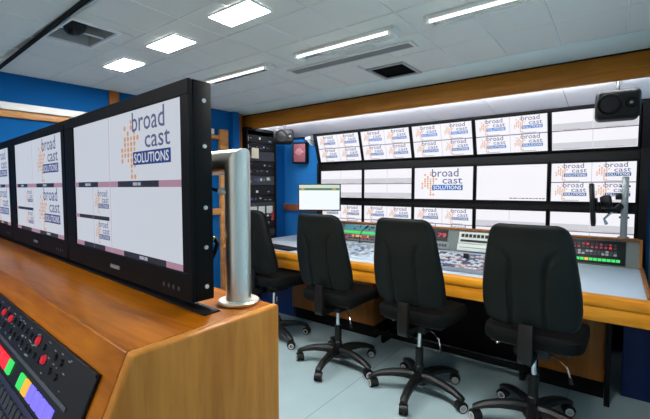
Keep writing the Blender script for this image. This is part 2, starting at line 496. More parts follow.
def screen_quad(scr, W, Hh, logos, S='wall'):
    me = LOGO_WALL if S == 'wall' else LOGO_DESK
    flat('picture_divider', [(-0.0015, 0.0015, -Hh / 2, Hh / 2, 1), (-W / 2, W / 2, -0.004, 0.004, 0)], [E_LINE, E_LINE2], scr)
    for i, (sx, sz) in enumerate(((-1, 1), (1, 1), (-1, -1), (1, -1))):
        flat('picture_label', [(sx * W / 4 - 0.06, sx * W / 4 + 0.06, sz * Hh / 4 - Hh / 4 + 0.006, sz * Hh / 4 - Hh / 4 + 0.013, 0)], [E_LINE2], scr)
        if logos:
            put_logo(scr, me, sx * W / 4, sz * Hh / 4 + 0.008, 0.225)
        else:
            flat('picture_field', [(sx * W / 4 - W / 4 + 0.004, sx * W / 4 + W / 4 - 0.004, sz * Hh / 4 - Hh * 0.235, sz * Hh / 4 - Hh * 0.06, 0)], [E_GREY], scr, -0.0006)

# ------------------------------------------------------------ video wall
VWY = 3.905
COLX = [-3.015, -2.381, -1.756, -1.115, -0.486, 0.125]
ROWZ = [1.660, 1.573, 1.223, 1.155]       # top-row bottom, middle top, middle bottom, bottom-row top
MH = 0.35
TILT = rad(16)
t = thing('video_wall_frame', 'black frame holding fifteen wall screens behind the desk', 'screen frame', (-1.44, VWY, 0))
def frame_part(x0, x1, y0, y1, z0, z1, name):
    return MB().box(x0 + 1.44, x1 + 1.44, y0 - VWY, y1 - VWY, z0, z1).build(name, M_FRAME, t, smooth=False)
frame_part(-3.055, 0.185, VWY + 0.035, VWY + 0.06, 0.02, 1.99, 'back_panel')
frame_part(-3.055, -3.022, VWY - 0.03, VWY + 0.03, 0.02, 1.66, 'side_post')
frame_part(0.130, 0.185, VWY - 0.03, VWY + 0.03, 0.02, 1.66, 'side_post')
frame_part(-3.02, 0.128, VWY + 0.002, VWY + 0.03, 1.578, 1.652, 'cross_rail')
frame_part(-3.02, 0.128, VWY + 0.002, VWY + 0.03, 1.16, 1.218, 'cross_rail')
# tilted side cheeks and head rail of the top row
for x0, x1 in ((-3.055, -3.022), (0.130, 0.185)):
    MB().box(x0 + 1.44, x1 + 1.44, -0.005, 0.03, 0, 0.374).build('tilted_post', M_FRAME, t, (0, -0.004, 1.662), (TILT, 0, 0), smooth=False)
MB().box(-3.055 + 1.44, 0.185 + 1.44, -0.012, 0.03, 0.355, 0.374).build('head_rail', M_FRAME, t, (0, -0.004, 1.662), (TILT, 0, 0), smooth=False)

ordinal = ['leftmost', 'second from the left', 'middle', 'second from the right', 'rightmost']
kinds = [['logo', 'logo', 'logo', 'logo', 'blank'], ['blank', 'blank', 'big', 'plain', 'logo'], ['logo', 'logo', 'logo', 'blank', 'blank']]
rowname = ['top row', 'middle row', 'bottom row']
desc = {'logo': 'showing four small logos', 'blank': 'showing four blank pictures', 'big': 'showing one large logo', 'plain': 'showing a plain white picture'}
for r in range(3):
    for c in range(5):
        xa, xb = COLX[c] + 0.004, COLX[c + 1] - 0.004
        W = xb - xa
        z0 = [1.661, 1.222, 0.806][r]
        k = kinds[r][c]
        rot = (TILT, 0, 0) if r == 0 else (0, 0, 0)
        mo = thing('wall_monitor', '%s wall screen of the %s, %s' % (ordinal[c], rowname[r], desc[k]), 'monitor',
                   ((xa + xb) / 2, VWY - 0.012, z0), rot, group='screens of the video wall')
        B = 0.013
        m = MB()
        m.box(-W / 2, W / 2, 0.004, 0.03, 0, MH + 0.002)
        m.box(-W / 2, W / 2, -0.008, 0.0039, 0, B).box(-W / 2, W / 2, -0.008, 0.0039, MH + 0.002 - B, MH + 0.002)
        m.box(-W / 2, -W / 2 + B, -0.008, 0.0039, B, MH + 0.002 - B).box(W / 2 - B, W / 2, -0.008, 0.0039, B, MH + 0.002 - B)
        m.build('bezel', M_BEZEL, mo, smooth=False)
        sw, sh = W - 2 * B, MH - 2 * B
        sc = MB().box(-sw / 2, sw / 2, 0, 0.0035, -sh / 2, sh / 2).build('screen', E_WALL, mo, (0, 0, MH / 2 + 0.001), smooth=False)
        if k == 'logo': screen_quad(sc, sw, sh, True)
        elif k == 'blank': screen_quad(sc, sw, sh, False)
        elif k == 'big': put_logo(sc, LOGO_WALL, -0.01, 0.01, 0.43)
        else:
            rr = random.Random(2); xx = sw / 2 - 0.30; R_ = []
            while xx < sw / 2 - 0.03:
                q = rr.uniform(0.008, 0.03); R_.append((xx, xx + q, -sh / 2 + 0.016, -sh / 2 + 0.024, 0)); xx += q + 0.006
            cp = flat('caption', R_, [E_LINE], sc); cp['kind'] = 'stuff'

# ------------------------------------------------------------ front desk
DZ, DY0, DY1 = 0.75, 2.60, 3.68
DX0, DX1 = -3.30, 0.165
t = thing('control_desk', 'long pale grey control desk with a thick golden wood front edge', 'desk', (-1.56, 3.1, 0))
P = lambda x, y: (x + 1.56, y - 3.1)
def dbox(x0, x1, y0, y1, z0, z1, m, name, bev=0.003):
    return MB().box(x0 + 1.56, x1 + 1.56, y0 - 3.1, y1 - 3.1, z0, z1, bev=bev).build(name, m, t)
dbox(DX0, DX1, DY0 + 0.0605, 3.82, DZ - 0.035, DZ - 0.001, M_LAMINATE, 'worktop')
m = MB().prism([(DY0 + 0.06 - 3.1, DZ - 0.06), (DY0 + 0.06 - 3.1, DZ + 0.003), (DY0 + 0.02 - 3.1, DZ + 0.003), (DY0 + 0.004 - 3.1, DZ - 0.006), (DY0 - 3.1, DZ - 0.022), (DY0 + 0.002 - 3.1, DZ - 0.045), (DY0 + 0.012 - 3.1, DZ - 0.06)], 'X', DX0 + 1.56, DX1 + 1.56)
m.build('front_edge', M_DESKWOOD, t)
dbox(DX0, DX1, DY0 + 0.018, DY0 + 0.05, DZ - 0.145, DZ - 0.0605, M_DESKWOOD, 'apron', 0.004)
dbox(DX1 - 0.022, DX1, DY0 + 0.061, 3.64, DZ - 0.0005, DZ + 0.016, M_CABWOOD, 'end_lip')
dbox(-0.03, 0.0, DY0 + 0.30, DY0 + 0.36, 0, DZ - 0.04, M_FRAME, 'desk_leg')
dbox(-3.2, -3.16, DY0 + 0.30, DY0 + 0.36, 0, DZ - 0.04, M_FRAME, 'desk_leg')

CY = 2.96
def cabinet(x0, x1, label, ndoor):
    c = thing('desk_cabinet', label, 'cabinet', ((x0 + x1) / 2, CY, 0), group='wooden cabinets under the front desk')
    w = (x1 - x0) / 2
    MB().box(-w, w, 0.02, 0.5, 0.12, 0.71).build('body', M_CABWOOD, c, smooth=False)
    MB().box(-w + 0.002, w - 0.002, 0.05, 0.48, 0, 0.12).build('plinth', M_RUBBER, c, smooth=False)
    for k in range(ndoor):
        a = -w + 2 * w * k / ndoor; b = -w + 2 * w * (k + 1) / ndoor
        d = MB().box(a + 0.002, b - 0.002, 0, 0.0195, 0.125, 0.70, bev=0.002).build('door', M_CABWOOD, c)
cabinet(-2.66, -1.70, 'dark wood cabinet front under the desk behind the second chair from the left', 2)
cabinet(-0.40, -0.032, 'narrow dark wood cabinet under the right end of the desk', 1)
t = thing('knee_panel', 'black recessed panel under the middle of the desk', 'panel', (-1.05, 3.25, 0))
MB().box(-0.645, 0.645, 0, 0.02, 0, 0.70).build('board', M_FRAME, t, smooth=False)
MB().box(-0.64, 0.64, -0.30, -0.27, 0.06, 0.10, bev=0.004).build('foot_rail', M_FRAME, t)
for x in (-0.55, 0.55):
    MB().box(x - 0.015, x + 0.015, -0.299, 0.0, 0.0, 0.06, bev=0.002).build('rail_bracket', M_FRAME, t)
tag(MB().box(-0.075, 0.075, 0, 0.02, 0, 0.70, bev=0.003).build('side_panel', M_BLUEPANEL, None, (0.132, 3.12, 0)), 'blue panel under the far right end of the desk', 'panel')
tag(MB().box(-0.25, 0.25, 0, 0.02, 0, 0.70, bev=0.003).build('side_panel', M_BLUEPANEL, None, (-2.92, 3.0, 0)), 'blue panel under the left end of the desk beyond the chairs', 'panel')

# equipment bridge along the back of the desk
BY0, BY1, BZ1 = 3.665, 3.745, 0.945
t = thing('equipment_bridge', 'grey sloped equipment bridge with wooden cap along the back of the desk', 'equipment bridge', (-1.55, BY0, DZ))
x0, x1 = -3.02 + 1.55, 0.14 + 1.55
MB().prism([(0, 0.0), (0.08, 0.195), (0.13, 0.195), (0.13, 0.0)], 'X', x0, x1).build('body', M_BRIDGE, t, smooth=False)
MB().box(x0, x1, 0.068, 0.145, 0.1955, 0.212, bev=0.003).build('cap', M_CABWOOD, t)
MB().prism([(-0.012, 0.0), (0.07, 0.205), (0.145, 0.205), (0.145, 0.0)], 'X', x1 + 0.0005, x1 + 0.018).build('end_cheek', M_CABWOOD, t, smooth=False)
BSL = math.atan2(0.195, 0.08)
def on_bridge(x, f):
    """a point on the sloped front of the bridge, f = 0 at its foot and 1 at its top"""
    return (x, BY0 + 0.08 * f, DZ + 0.195 * f)
BROT = (BSL - PI / 2, 0, 0)
# local frame of a panel: x right, z up the slope, -y out
BROT = (-(PI / 2 - BSL), 0, 0)
def panel(name, label, cat, x0, x1, f0, f1, m=M_PANELDARK, depth=0.012):
    p = on_bridge((x0 + x1) / 2, f0)
    t = thing(name, label, cat, p, BROT)
    w = (x1 - x0) / 2; h = (f1 - f0) * math.hypot(0.08, 0.195)
    MB().box(-w, w, -depth, -0.0005, 0, h, bev=0.002).build('faceplate', m, t)
    return t, w, h, -depth
def keys(t, name, w0, w1, z0, z1, nx, nz, y, mats, pick, gap=0.25, d=0.005, stuff=True):
    m = MB()
    px, pz = (w1 - w0) / nx, (z1 - z0) / nz
    for i in range(nx):
        for j in range(nz):
            m.box(w0 + i * px + px * gap / 2, w0 + (i + 1) * px - px * gap / 2, y - d, y, z0 + j * pz + pz * gap / 2, z0 + (j + 1) * pz - pz * gap / 2, pick(i, j))
    o = m.build(name, mats, t, smooth=False)
    if stuff: o['kind'] = 'stuff'
    return o
E_RED = emit('key_red', (255, 40, 56), 1.0); E_GREEN = emit('key_green', (60, 235, 110), 0.95); E_CYAN = emit('key_cyan', (60, 170, 190), 0.7)
E_AMBER = emit('key_amber', (255, 190, 60), 1.0); E_PINK = emit('key_pink', (205, 110, 200), 0.7); E_VIOLET = emit('key_violet', (134, 122, 255), 1.0)
E_REDDIM = emit('key_red_dim', (190, 70, 84), 0.7); E_CLOCK = emit('clock_red', (255, 70, 84), 1.0)
M_DKKEY = mat('dark_key', (44, 46, 52), 0.5); M_GRKEY = mat('grey_key', (150, 154, 158), 0.5)

rnd = random.Random(3)
t, w, h, y = panel('talkback_station', 'talkback station with rows of teal, green and pink lit keys left of the third chair', 'control panel', -2.52, -1.68, 0.06, 0.94, M_PANELGREY)
keys(t, 'teal_keys', -w + 0.01, w - 0.01, h * 0.66, h * 0.93, 34, 2, y, [E_CYAN, M_DKKEY], lambda i, j: 0 if rnd.random() < 0.85 else 1)
keys(t, 'green_keys', -w + 0.01, w - 0.01, h * 0.40, h * 0.60, 34, 1, y, [E_GREEN, E_PINK], lambda i, j: 0 if (i < 17 or i % 5 == 0) else 1)
keys(t, 'red_keys', -w + 0.01, w - 0.01, h * 0.06, h * 0.34, 34, 2, y, [E_REDDIM, M_DKKEY, E_AMBER], lambda i, j: rnd.choice([0, 1, 1, 1, 2] if j else [0, 1, 1]))
t, w, h, y = panel('led_clock', 'dark clock display with red digits reading 79 beside the third chair', 'clock', -1.62, -1.31, 0.42, 0.96, M_BLACK)
v, f = text_geo('79', 0.062, w - 0.012, h / 2 - 0.022, 'r', 0.085)
m = MB(); m.pyd([(a, y - 0.0012, b) for a, _, b in v], f); m.build('digits', E_CLOCK, t, smooth=False)
t, w, h, y = panel('clock_controls', 'small grey control strip below the red clock digits', 'control panel', -1.57, -1.28, 0.05, 0.38, M_PANELGREY)
keys(t, 'keys', -w + 0.02, w - 0.02, h * 0.25, h * 0.75, 9, 1, y, [M_DKKEY], lambda i, j: 0)
t, w, h, y = panel('intercom_panel', 'pale intercom panel with a row of dark keys between the third and fourth chairs', 'intercom', -1.20, -0.66, 0.40, 0.92, M_CREAM)
keys(t, 'keys', -w + 0.02, w - 0.02, h * 0.48, h * 0.86, 14, 1, y, [M_PANELDARK], lambda i, j: 0)
MB().box(-w + 0.02, w - 0.02, y - 0.002, y, h * 0.12, h * 0.32).build('label_strip', M_PANELDARK, t, smooth=False)
t, w, h, y = panel('lower_intercom_bar', 'plain cream bar below the row of dark intercom keys', 'panel', -1.20, -0.66, 0.06, 0.37, M_CREAM, 0.02)
MB().box(-w + 0.02, w - 0.02, y - 0.003, y, h * 0.40, h * 0.5).build('groove', M_PANELGREY, t, smooth=False)
t, w, h, y = panel('router_panel', 'router panel with red displays and green lit keys right of the fourth chair', 'control panel', -0.42, 0.06, 0.06, 0.94, M_PANELDARK)
keys(t, 'red_displays', -w + 0.02, w - 0.05, h * 0.62, h * 0.88, 14, 2, y, [E_REDDIM, M_DKKEY, E_RED], lambda i, j: rnd.choice([0, 0, 0, 2, 1, 1]), 0.45)
keys(t, 'dark_keys', -w + 0.02, w - 0.05, h * 0.34, h * 0.56, 16, 2, y, [M_DKKEY, M_GRKEY], lambda i, j: rnd.choice([0, 0, 1]))
keys(t, 'green_keys', -w + 0.02, w - 0.03, h * 0.09, h * 0.22, 15, 1, y, [E_GREEN, E_AMBER], lambda i, j: 1 if i == 7 else 0, 0.15)

# things on the desk top
def desk_board(name, label, cat, x0, x1, y0, y1, z1, m):
    t = thing(name, label, cat, ((x0 + x1) / 2, (y0 + y1) / 2, DZ))
    w, d = (x1 - x0) / 2, (y1 - y0) / 2
    MB().prism([(-d, 0), (-d, z1 * 0.5), (d, z1), (d, 0)], 'X', -w, w, bev=0.003, seg=1).build('body', m, t)
    return t, w, d
def top_keys(t, name, xs, ys, z1, d, mats, pick, kind=True, gap=0.3, hgt=0.006):
    m = MB()
    for i in range(xs[2]):
        for j in range(ys[2]):
            px, py = (xs[1] - xs[0]) / xs[2], (ys[1] - ys[0]) / ys[2]
            a, b = xs[0] + i * px, ys[0] + j * py
            zz = z1 * (0.5 + 0.5 * ((b + py / 2) + d) / (2 * d))
            m.box(a + px * gap / 2, a + px - px * gap / 2, b + py * gap / 2, b + py - py * gap / 2, zz - 0.006, zz + hgt, pick(i, j))
    o = m.build(name, mats, t, smooth=False)
    if kind: o['kind'] = 'stuff'
    return o
M_MIX = mat('mixer_grey', (126, 134, 146), 0.45)
KM = [mat('key_white', (222, 226, 230), 0.5), mat('key_blue', (70, 92, 150), 0.5), mat('key_sand', (196, 160, 120), 0.5), mat('key_darkgrey', (60, 64, 74), 0.5), mat('key_rose', (190, 130, 150), 0.5)]
t, w, d = desk_board('vision_mixer', 'vision mixer covered in white, blue and sand keys between the third and fourth chairs', 'control panel', -1.26, -0.42, 2.76, 3.30, 0.05, M_MIX)
top_keys(t, 'keys', (-w + 0.02, w - 0.02, 26), (-d + 0.03, d - 0.03, 12), 0.05, d, KM, lambda i, j: rnd.choice([0, 0, 0, 1, 2, 3, 4, 1]) if (i // 9 + j // 4) % 2 else rnd.choice([0, 0, 1, 3]))
m = MB()
for x in (-0.1, 0.16):
    m.box(x - 0.02, x + 0.02, 0.05, 0.07, 0.03, 0.085, bev=0.004)
m.build('fader_lever', M_BLACK, t)
t, w, d = desk_board('audio_mixer', 'pale audio desk with fine rows of keys between the second and third chairs', 'control panel', -2.42, -1.38, 2.76, 3.36, 0.04, M_LAMINATE)
top_keys(t, 'keys', (-w + 0.03, w - 0.03, 28), (-d + 0.03, d - 0.05, 10), 0.04, d, [KM[0], M_GRKEY, M_LAMINATE, KM[1]], lambda i, j: rnd.choice([0, 1, 2, 2, 3]) if j < 7 else rnd.choice([1, 2]))
t = thing('keyboard', 'dark keyboard lying at the left end of the desk', 'keyboard', (-2.67, 2.80, DZ), (0, 0, rad(-8)))
MB().box(-0.21, 0.21, -0.07, 0.07, 0, 0.018, bev=0.004).build('body', M_BLACK, t)
top_keys(t, 'keys', (-0.2, 0.2, 15), (-0.06, 0.06, 5), 0.018, 0.07, [M_DKKEY], lambda i, j: 0)
t = thing('paper_sheet', 'white paper sheet on the desk behind the dark keyboard', 'paper', (-2.74, 3.12, DZ), (0, 0, rad(12)))
MB().box(-0.105, 0.105, -0.148, 0.148, 0, 0.002).build('sheet', M_PAPER, t, smooth=False)
t = thing('paper_sheet', 'white paper sheet farthest left on the desk beside the blue wall', 'paper', (-3.02, 3.05, DZ), (0, 0, rad(-14)))
MB().box(-0.105, 0.105, -0.148, 0.148, 0, 0.002).build('sheet', M_PAPER, t, smooth=False)
t = thing('desk_phone', 'black desk phone at the left end of the desk beside the papers', 'phone', (-3.02, 2.80, DZ), (0, 0, rad(20)))
MB().prism([(-0.08, 0), (-0.08, 0.02), (0.08, 0.06), (0.08, 0)], 'X', -0.075, 0.075, bev=0.004).build('body', M_BLACK, t)
MB().tube([(-0.05, -0.07, 0.045), (-0.05, -0.05, 0.055), (-0.05, 0.05, 0.078), (-0.05, 0.075, 0.075)], [0.02, 0.014, 0.014, 0.02], 10).build('handset', M_BLACK, t)
t = thing('gooseneck_microphone', 'thin black gooseneck microphone beside the second chair', 'microphone', (-2.18, 3.50, DZ))
MB().lathe([(0.035, 0), (0.035, 0.015), (0.012, 0.025)], 16).build('base', M_BLACK, t)
MB().tube([(0, 0, 0.02), (0, 0, 0.09), (0.03, -0.01, 0.14), (0.08, -0.02, 0.18)], 0.004, 8).build('neck', M_BLACK, t)
MB().tube([(0.08, -0.02, 0.18), (0.12, -0.03, 0.205)], [0.010, 0.012], 10).build('capsule', M_BLACK, t)

# desk monitor on the left, turned to the camera
t = thing('desk_monitor', 'desk monitor showing a white page with green bar, above the second chair', 'monitor', (-2.57, 3.30, DZ + 0.0), (0, 0, rad(30)))
W, Hh, zc = 0.462, 0.29, 0.50
MB().box(-W / 2, W / 2, 0, 0.035, zc - Hh / 2, zc + Hh / 2, bev=0.004).build('housing', M_BLACK, t)
sc = MB().box(-W / 2 + 0.012, W / 2 - 0.012, -0.002, -0.0002, -Hh / 2 + 0.012, Hh / 2 - 0.012).build('screen', emit('page_white', (244, 252, 255), 0.95), t, (0, 0, zc), smooth=False)
flat('page_bar', [(-W / 2 + 0.014, W / 2 - 0.014, 0.075, 0.10, 0), (-W / 2 + 0.014, W / 2 - 0.014, 0.102, 0.13, 1)], [emit('bar_green', (108, 150, 110), 0.6), emit('bar_white', (214, 236, 216), 0.85)], sc, -0.0036)
flat('page_marks', [(-W / 2 + 0.03, -W / 2 + 0.07, 0.08, 0.096, 0), (W / 2 - 0.09, W / 2 - 0.05, 0.08, 0.096, 0)], [emit('mark_amber', (230, 190, 90), 0.7)], sc, -0.0050)
m = MB().box(-0.03, 0.03, 0.036, 0.06, 0.01, 0.52, bev=0.004); m.build('stand_post', M_BLACK, t)
MB().box(-0.12, 0.12, -0.06, 0.12, 0, 0.012, bev=0.005).build('stand_foot', M_BLACK, t)

# pole with a swung-away monitor
t = thing('monitor_pole', 'grey metal pole with clamps standing on the right end of the bridge', 'pole', (0.042, 3.775, 0.9625))
MB().cyl((0, 0, 0), (0, 0, 0.012), 0.036).build('foot', M_ALU, t)
MB().box(-0.022, 0.022, -0.022, 0.022, 0.012, 0.475, bev=0.006).build('post', M_ALU, t)
for z in (0.16, 0.40):
    MB().cyl((-0.032, 0, z), (0.032, 0, z), 0.008, n=10).build('bolt', M_BLACK, t)
t = thing('arm_monitor', 'black flat monitor seen edge-on, held by a jointed arm beside the grey pole', 'monitor', (-0.004, 3.72, 1.16))
mr = (0, rad(-4), rad(1.5)); ml = (-0.135, -0.14, -0.085)
h = MB().box(-0.016, 0.012, -0.20, 0.20, 0.0, 0.31, bev=0.006).build('housing', M_BLACK, t, ml, mr)
MB().box(-0.0175, -0.0162, -0.185, 0.185, 0.015, 0.295).build('screen', M_PANELDARK, h, smooth=False)
MB().box(0.012, 0.03, -0.05, 0.05, 0.10, 0.20, bev=0.006).build('mount_plate', M_BLACK, h)
MB().lathe([(0.0, -0.04), (0.042, -0.036), (0.052, -0.01), (0.052, 0.02), (0.04, 0.035)], 16, M=Matrix.Translation((-0.065, -0.10, 0.085)) @ Matrix.Rotation(rad(80), 4, 'Y')).build('tilt_head', M_BLACK, t)
MB().tube([(0.022, 0.02, 0.05), (-0.01, -0.03, 0.02), (-0.06, -0.08, 0.03), (-0.06, -0.10, 0.07)], [0.024, 0.022, 0.020, 0.018], 10).build('arm_link', M_BLACK, t)
MB().tube([(-0.03, -0.05, 0.01), (-0.075, -0.09, -0.045), (-0.06, -0.08, -0.085)], [0.010, 0.008, 0.012], 8).build('spring_link', M_CHROME, t)
MB().box(-0.012, 0.026, -0.0, 0.03, 0.10, 0.15, bev=0.004).build('clamp', M_BLACK, t)

# ------------------------------------------------------------ loudspeakers
def speaker(name, label, loc, rot, w=0.26, h=0.19, d=0.17, hang=0.06):
    t = thing(name, label, 'loudspeaker', loc, rot, group='dark loudspeakers hung below the soffit')
    MB().box(-w / 2, w / 2, 0, d, 0, h, bev=0.036, seg=5).build('cabinet', M_SHELL if False else mat('speaker_cabinet', (18, 21, 21), 0.5, spec=0.25), t)
    Ry = Matrix.Rotation(rad(90), 4, 'X')
    ring = [(0.0, -0.012), (0.025, -0.010), (0.055, 0.0), (0.066, 0.006), (0.070, 0.0), (0.070, -0.006)]
    wo = MB().lathe(ring, 24, M=Matrix.Translation((-w * 0.19, -0.001, h * 0.5)) @ Ry).build('woofer', M_RUBBER, t)
    tw = MB().lathe([(0.0, 0.002), (0.010, 0.0), (0.014, -0.004), (0.030, 0.003), (0.036, 0.004), (0.037, -0.002)], 20, M=Matrix.Translation((w * 0.28, -0.001, h * 0.5)) @ Ry).build('tweeter', M_RUBBER, t)
    MB().lathe([(0.0, 0.006), (0.006, 0.005), (0.009, 0.0)], 12, M=Matrix.Translation((w * 0.28, -0.004, h * 0.5)) @ Ry).build('dome', M_PANELGREY, tw)
    b = MB().cyl((0, d * 0.45, h - 0.004), (0, d * 0.45, h + hang), 0.011, n=12)
    b.build('hanger_rod', M_BLACK, t)
    MB().box(-0.05, 0.05, d * 0.45 - 0.03, d * 0.45 + 0.03, h + hang, h + hang + 0.008, bev=0.002).build('hanger_plate', M_BLACK, t)
    for x in (-0.028, 0.028):
        MB().cyl((x, d * 0.45 - 0.02, h + hang - 0.012), (x, d * 0.45 - 0.02, h + hang), 0.008, n=8).build('hanger_knob', M_ALU, t)
    return t
speaker('hanging_loudspeaker', 'dark loudspeaker hanging sideways in front of the top right wall screen', (-0.02, 3.21, 1.805), (0, 0, rad(4)), 0.245, 0.195, 0.17, 0.078)
speaker('hanging_loudspeaker', 'dark loudspeaker hanging near the equipment rack at the far left', (-3.07, 3.30, 1.86), (0, 0, rad(52)), 0.22, 0.17, 0.16, 0.052)

t = thing('wall_speaker', 'small box with dusky red front on the blue back wall below the beam', 'loudspeaker', (-3.33, YB - 0.12, 1.67), (0, 0, rad(14)))
MB().box(-0.10, 0.10, 0, 0.085, 0, 0.27, bev=0.008).build('cabinet', M_FRAME, t)
MB().box(-0.078, 0.088, -0.006, 0.0005, 0.02, 0.25, bev=0.003).build('grille', M_DARKRED, t)
MB().lathe([(0.0, 0.003), (0.045, 0.002), (0.05, -0.002)], 20, M=Matrix.Translation((0.0, -0.006, 0.15)) @ Matrix.Rotation(rad(90), 4, 'X')).build('cone', mat('cone_rose', (190, 130, 138), 0.6), t)
MB().box(-0.05, 0.06, -0.008, -0.005, 0.14, 0.155).build('badge', M_CREAM, t, smooth=False)
t = thing('white_bracket', 'small white wall bracket beside the dusky red speaker', 'bracket', (-3.20, YB - 0.10, 1.94))
MB().box(-0.05, 0.05, 0.0, 0.099, 0.03, 0.075, bev=0.006).build('box', M_WHITE, t)
MB().prism([(0.0, 0.03), (0.09, 0.03), (0.09, -0.04)], 'X', -0.02, 0.02).build('gusset', M_WHITE, t, smooth=False)

# ------------------------------------------------------------ equipment rack
RX, RY0, RY1 = -3.42, 3.04, 3.52
t = thing('equipment_rack', 'tall black equipment rack full of units against the left wall', 'rack', (-3.55, (RY0 + RY1) / 2, 0))
hw = (RY1 - RY0) / 2
m = MB()
m.box(-0.14, 0.13, -hw, -hw + 0.02, 0, 2.05).box(-0.14, 0.13, hw - 0.02, hw, 0, 2.05).box(-0.14, -0.12, -hw + 0.02, hw - 0.02, 0, 2.05).box(-0.12, 0.13, -hw + 0.02, hw - 0.02, 2.02, 2.05).box(-0.12, 0.13, -hw + 0.02, hw - 0.02, 0, 0.06)
m.build('cabinet', M_FRAME, t, smooth=False)
units = [0.09, 0.12, 0.085, 0.10, 0.085, 0.12, 0.085, 0.085, 0.12, 0.085, 0.12, 0.085, 0.12, 0.12, 0.085, 0.085, 0.12, 0.085, 0.10]
z = 0.08
ra = random.Random(11)
UM = [M_PANELDARK, mat('unit_grey', (46, 50, 54), 0.5), M_BLACK]
for k, uh in enumerate(units):
    if z + uh > 2.02: break
    u = MB().box(0.05, 0.118, -hw + 0.022, hw - 0.022, z + 0.003, z + uh - 0.003, bev=0.002, seg=1).build('rack_unit', UM[k % 3], t)
    m = MB()
    nb = ra.randint(4, 7)
    for q in range(nb):
        y0 = -hw + 0.05 + q * (2 * hw - 0.1) / nb
        if ra.random() < 0.8:
            zz = z + uh * ra.uniform(0.25, 0.55)
            m.box(0.1185, 0.121, y0, y0 + ra.uniform(0.015, 0.05), zz, zz + uh * ra.uniform(0.1, 0.3), ra.choice([0, 0, 1, 2]))
    m.box(0.1185, 0.121, -hw + 0.03, -hw + 0.036, z + 0.02, z + uh - 0.02, 1)
    cc = m.build('controls', [M_PANELGREY, M_CREAM, mat('unit_blue', (70, 84, 130), 0.5)], u, smooth=False); cc['kind'] = 'stuff'
    z += uh
MB().box(0.1215, 0.124, -0.16, -0.05, 1.70, 1.82).build('paper_label', mat('label_cream', (226, 214, 190), 0.6), t, smooth=False)
for k in range(3):
    MB().box(0.1215, 0.130, -0.19 + k * 0.13, -0.09 + k * 0.13, 1.04, 1.13, bev=0.003).build('patch_card', M_CREAM, t)
MB().box(0.1215, 0.135, 0.15, 0.19, 0.95, 1.06, bev=0.003).build('red_handle', mat('handle_red', (160, 50, 60), 0.5), t)

# ------------------------------------------------------------ office chairs
def lerp_tab(tab, t):
    for (a, va), (b, vb) in zip(tab, tab[1:]):
        if t <= b:
            q = (t - a) / (b - a); return va + (vb - va) * q
    return tab[-1][1]
WT = [(0, 0.165), (0.015, 0.198), (0.05, 0.220), (0.10, 0.229), (0.22, 0.236), (0.36, 0.233), (0.5, 0.225), (0.7, 0.209), (0.85, 0.195), (0.92, 0.184), (0.96, 0.172), (0.985, 0.155), (1, 0.132)]
BZ0, BZH = 0.625, 0.545
def back_y(x, t):
    return -0.180 - 0.105 * t - 0.035 * math.sin(PI * min(1, t * 1.15)) * 0.6 + 0.95 * x * x
def back_mesh(off_f, off_b, grow, groove, mats, name, nx=56, nt=44):
    bm = bmesh.new()
    front, back = [], []
    for j in range(nt + 1):
        t = j / nt
        # ease t so that the rounded ends get more rows
        t = 0.5 - 0.5 * math.cos(PI * t)
        w = lerp_tab(WT, t) + grow
        fr, br = [], []
        for i in range(nx + 1):
            s = -1 + 2 * i / nx
            x = s * w
            z = BZ0 + BZH * t + (grow if t > 0.5 else -grow) * abs(2 * t - 1)
            y = back_y(x, t)
            edge = min(1.0, (1 - abs(s)) * w / 0.03, t * BZH / 0.03 + 0.15, (1 - t) * BZH / 0.03 + 0.15)
            e = math.sqrt(max(0, 1 - (1 - max(0, edge)) ** 2))
            g = 0.0
            if groove:
                if t < 0.60: xg, k = 0.082, 1.0
                else:
                    q = min(1, (t - 0.60) / 0.16); xg, k = 0.082 + 0.06 * q * q, 1.0 - max(0, (t - 0.68) / 0.10)
                if k > 0:
                    g = 0.019 * min(1, k) * math.exp(-((abs(x) - xg) / 0.009) ** 2)
                    if abs(x) < xg and t < 0.62: g += 0.006 * min(1, (0.62 - t) / 0.05)
            br.append(bm.verts.new((x, y - off_b * e + g, z)))
            fr.append(bm.verts.new((x, y + off_f * e + 0.001, z)))
        front.append(fr); back.append(br)
    for j in range(nt):
        for i in range(nx):
            bm.faces.new((back[j][i], back[j][i + 1], back[j + 1][i + 1], back[j + 1][i]))
            bm.faces.new((front[j][i + 1], front[j][i], front[j + 1][i], front[j + 1][i + 1]))
        for i in (0, nx):
            q = (back[j][i], back[j + 1][i], front[j + 1][i], front[j][i])
            bm.faces.new(q if i == 0 else q[::-1])
    for i in range(nx):
        bm.faces.new((back[0][i + 1], back[0][i], front[0][i], front[0][i + 1]))
        bm.faces.new((back[nt][i], back[nt][i + 1], front[nt][i + 1], front[nt][i]))
    me = bpy.data.meshes.new(name); bm.to_mesh(me); bm.free()
    me.materials.append(mats)
    for p in me.polygons: p.use_smooth = True
    return me

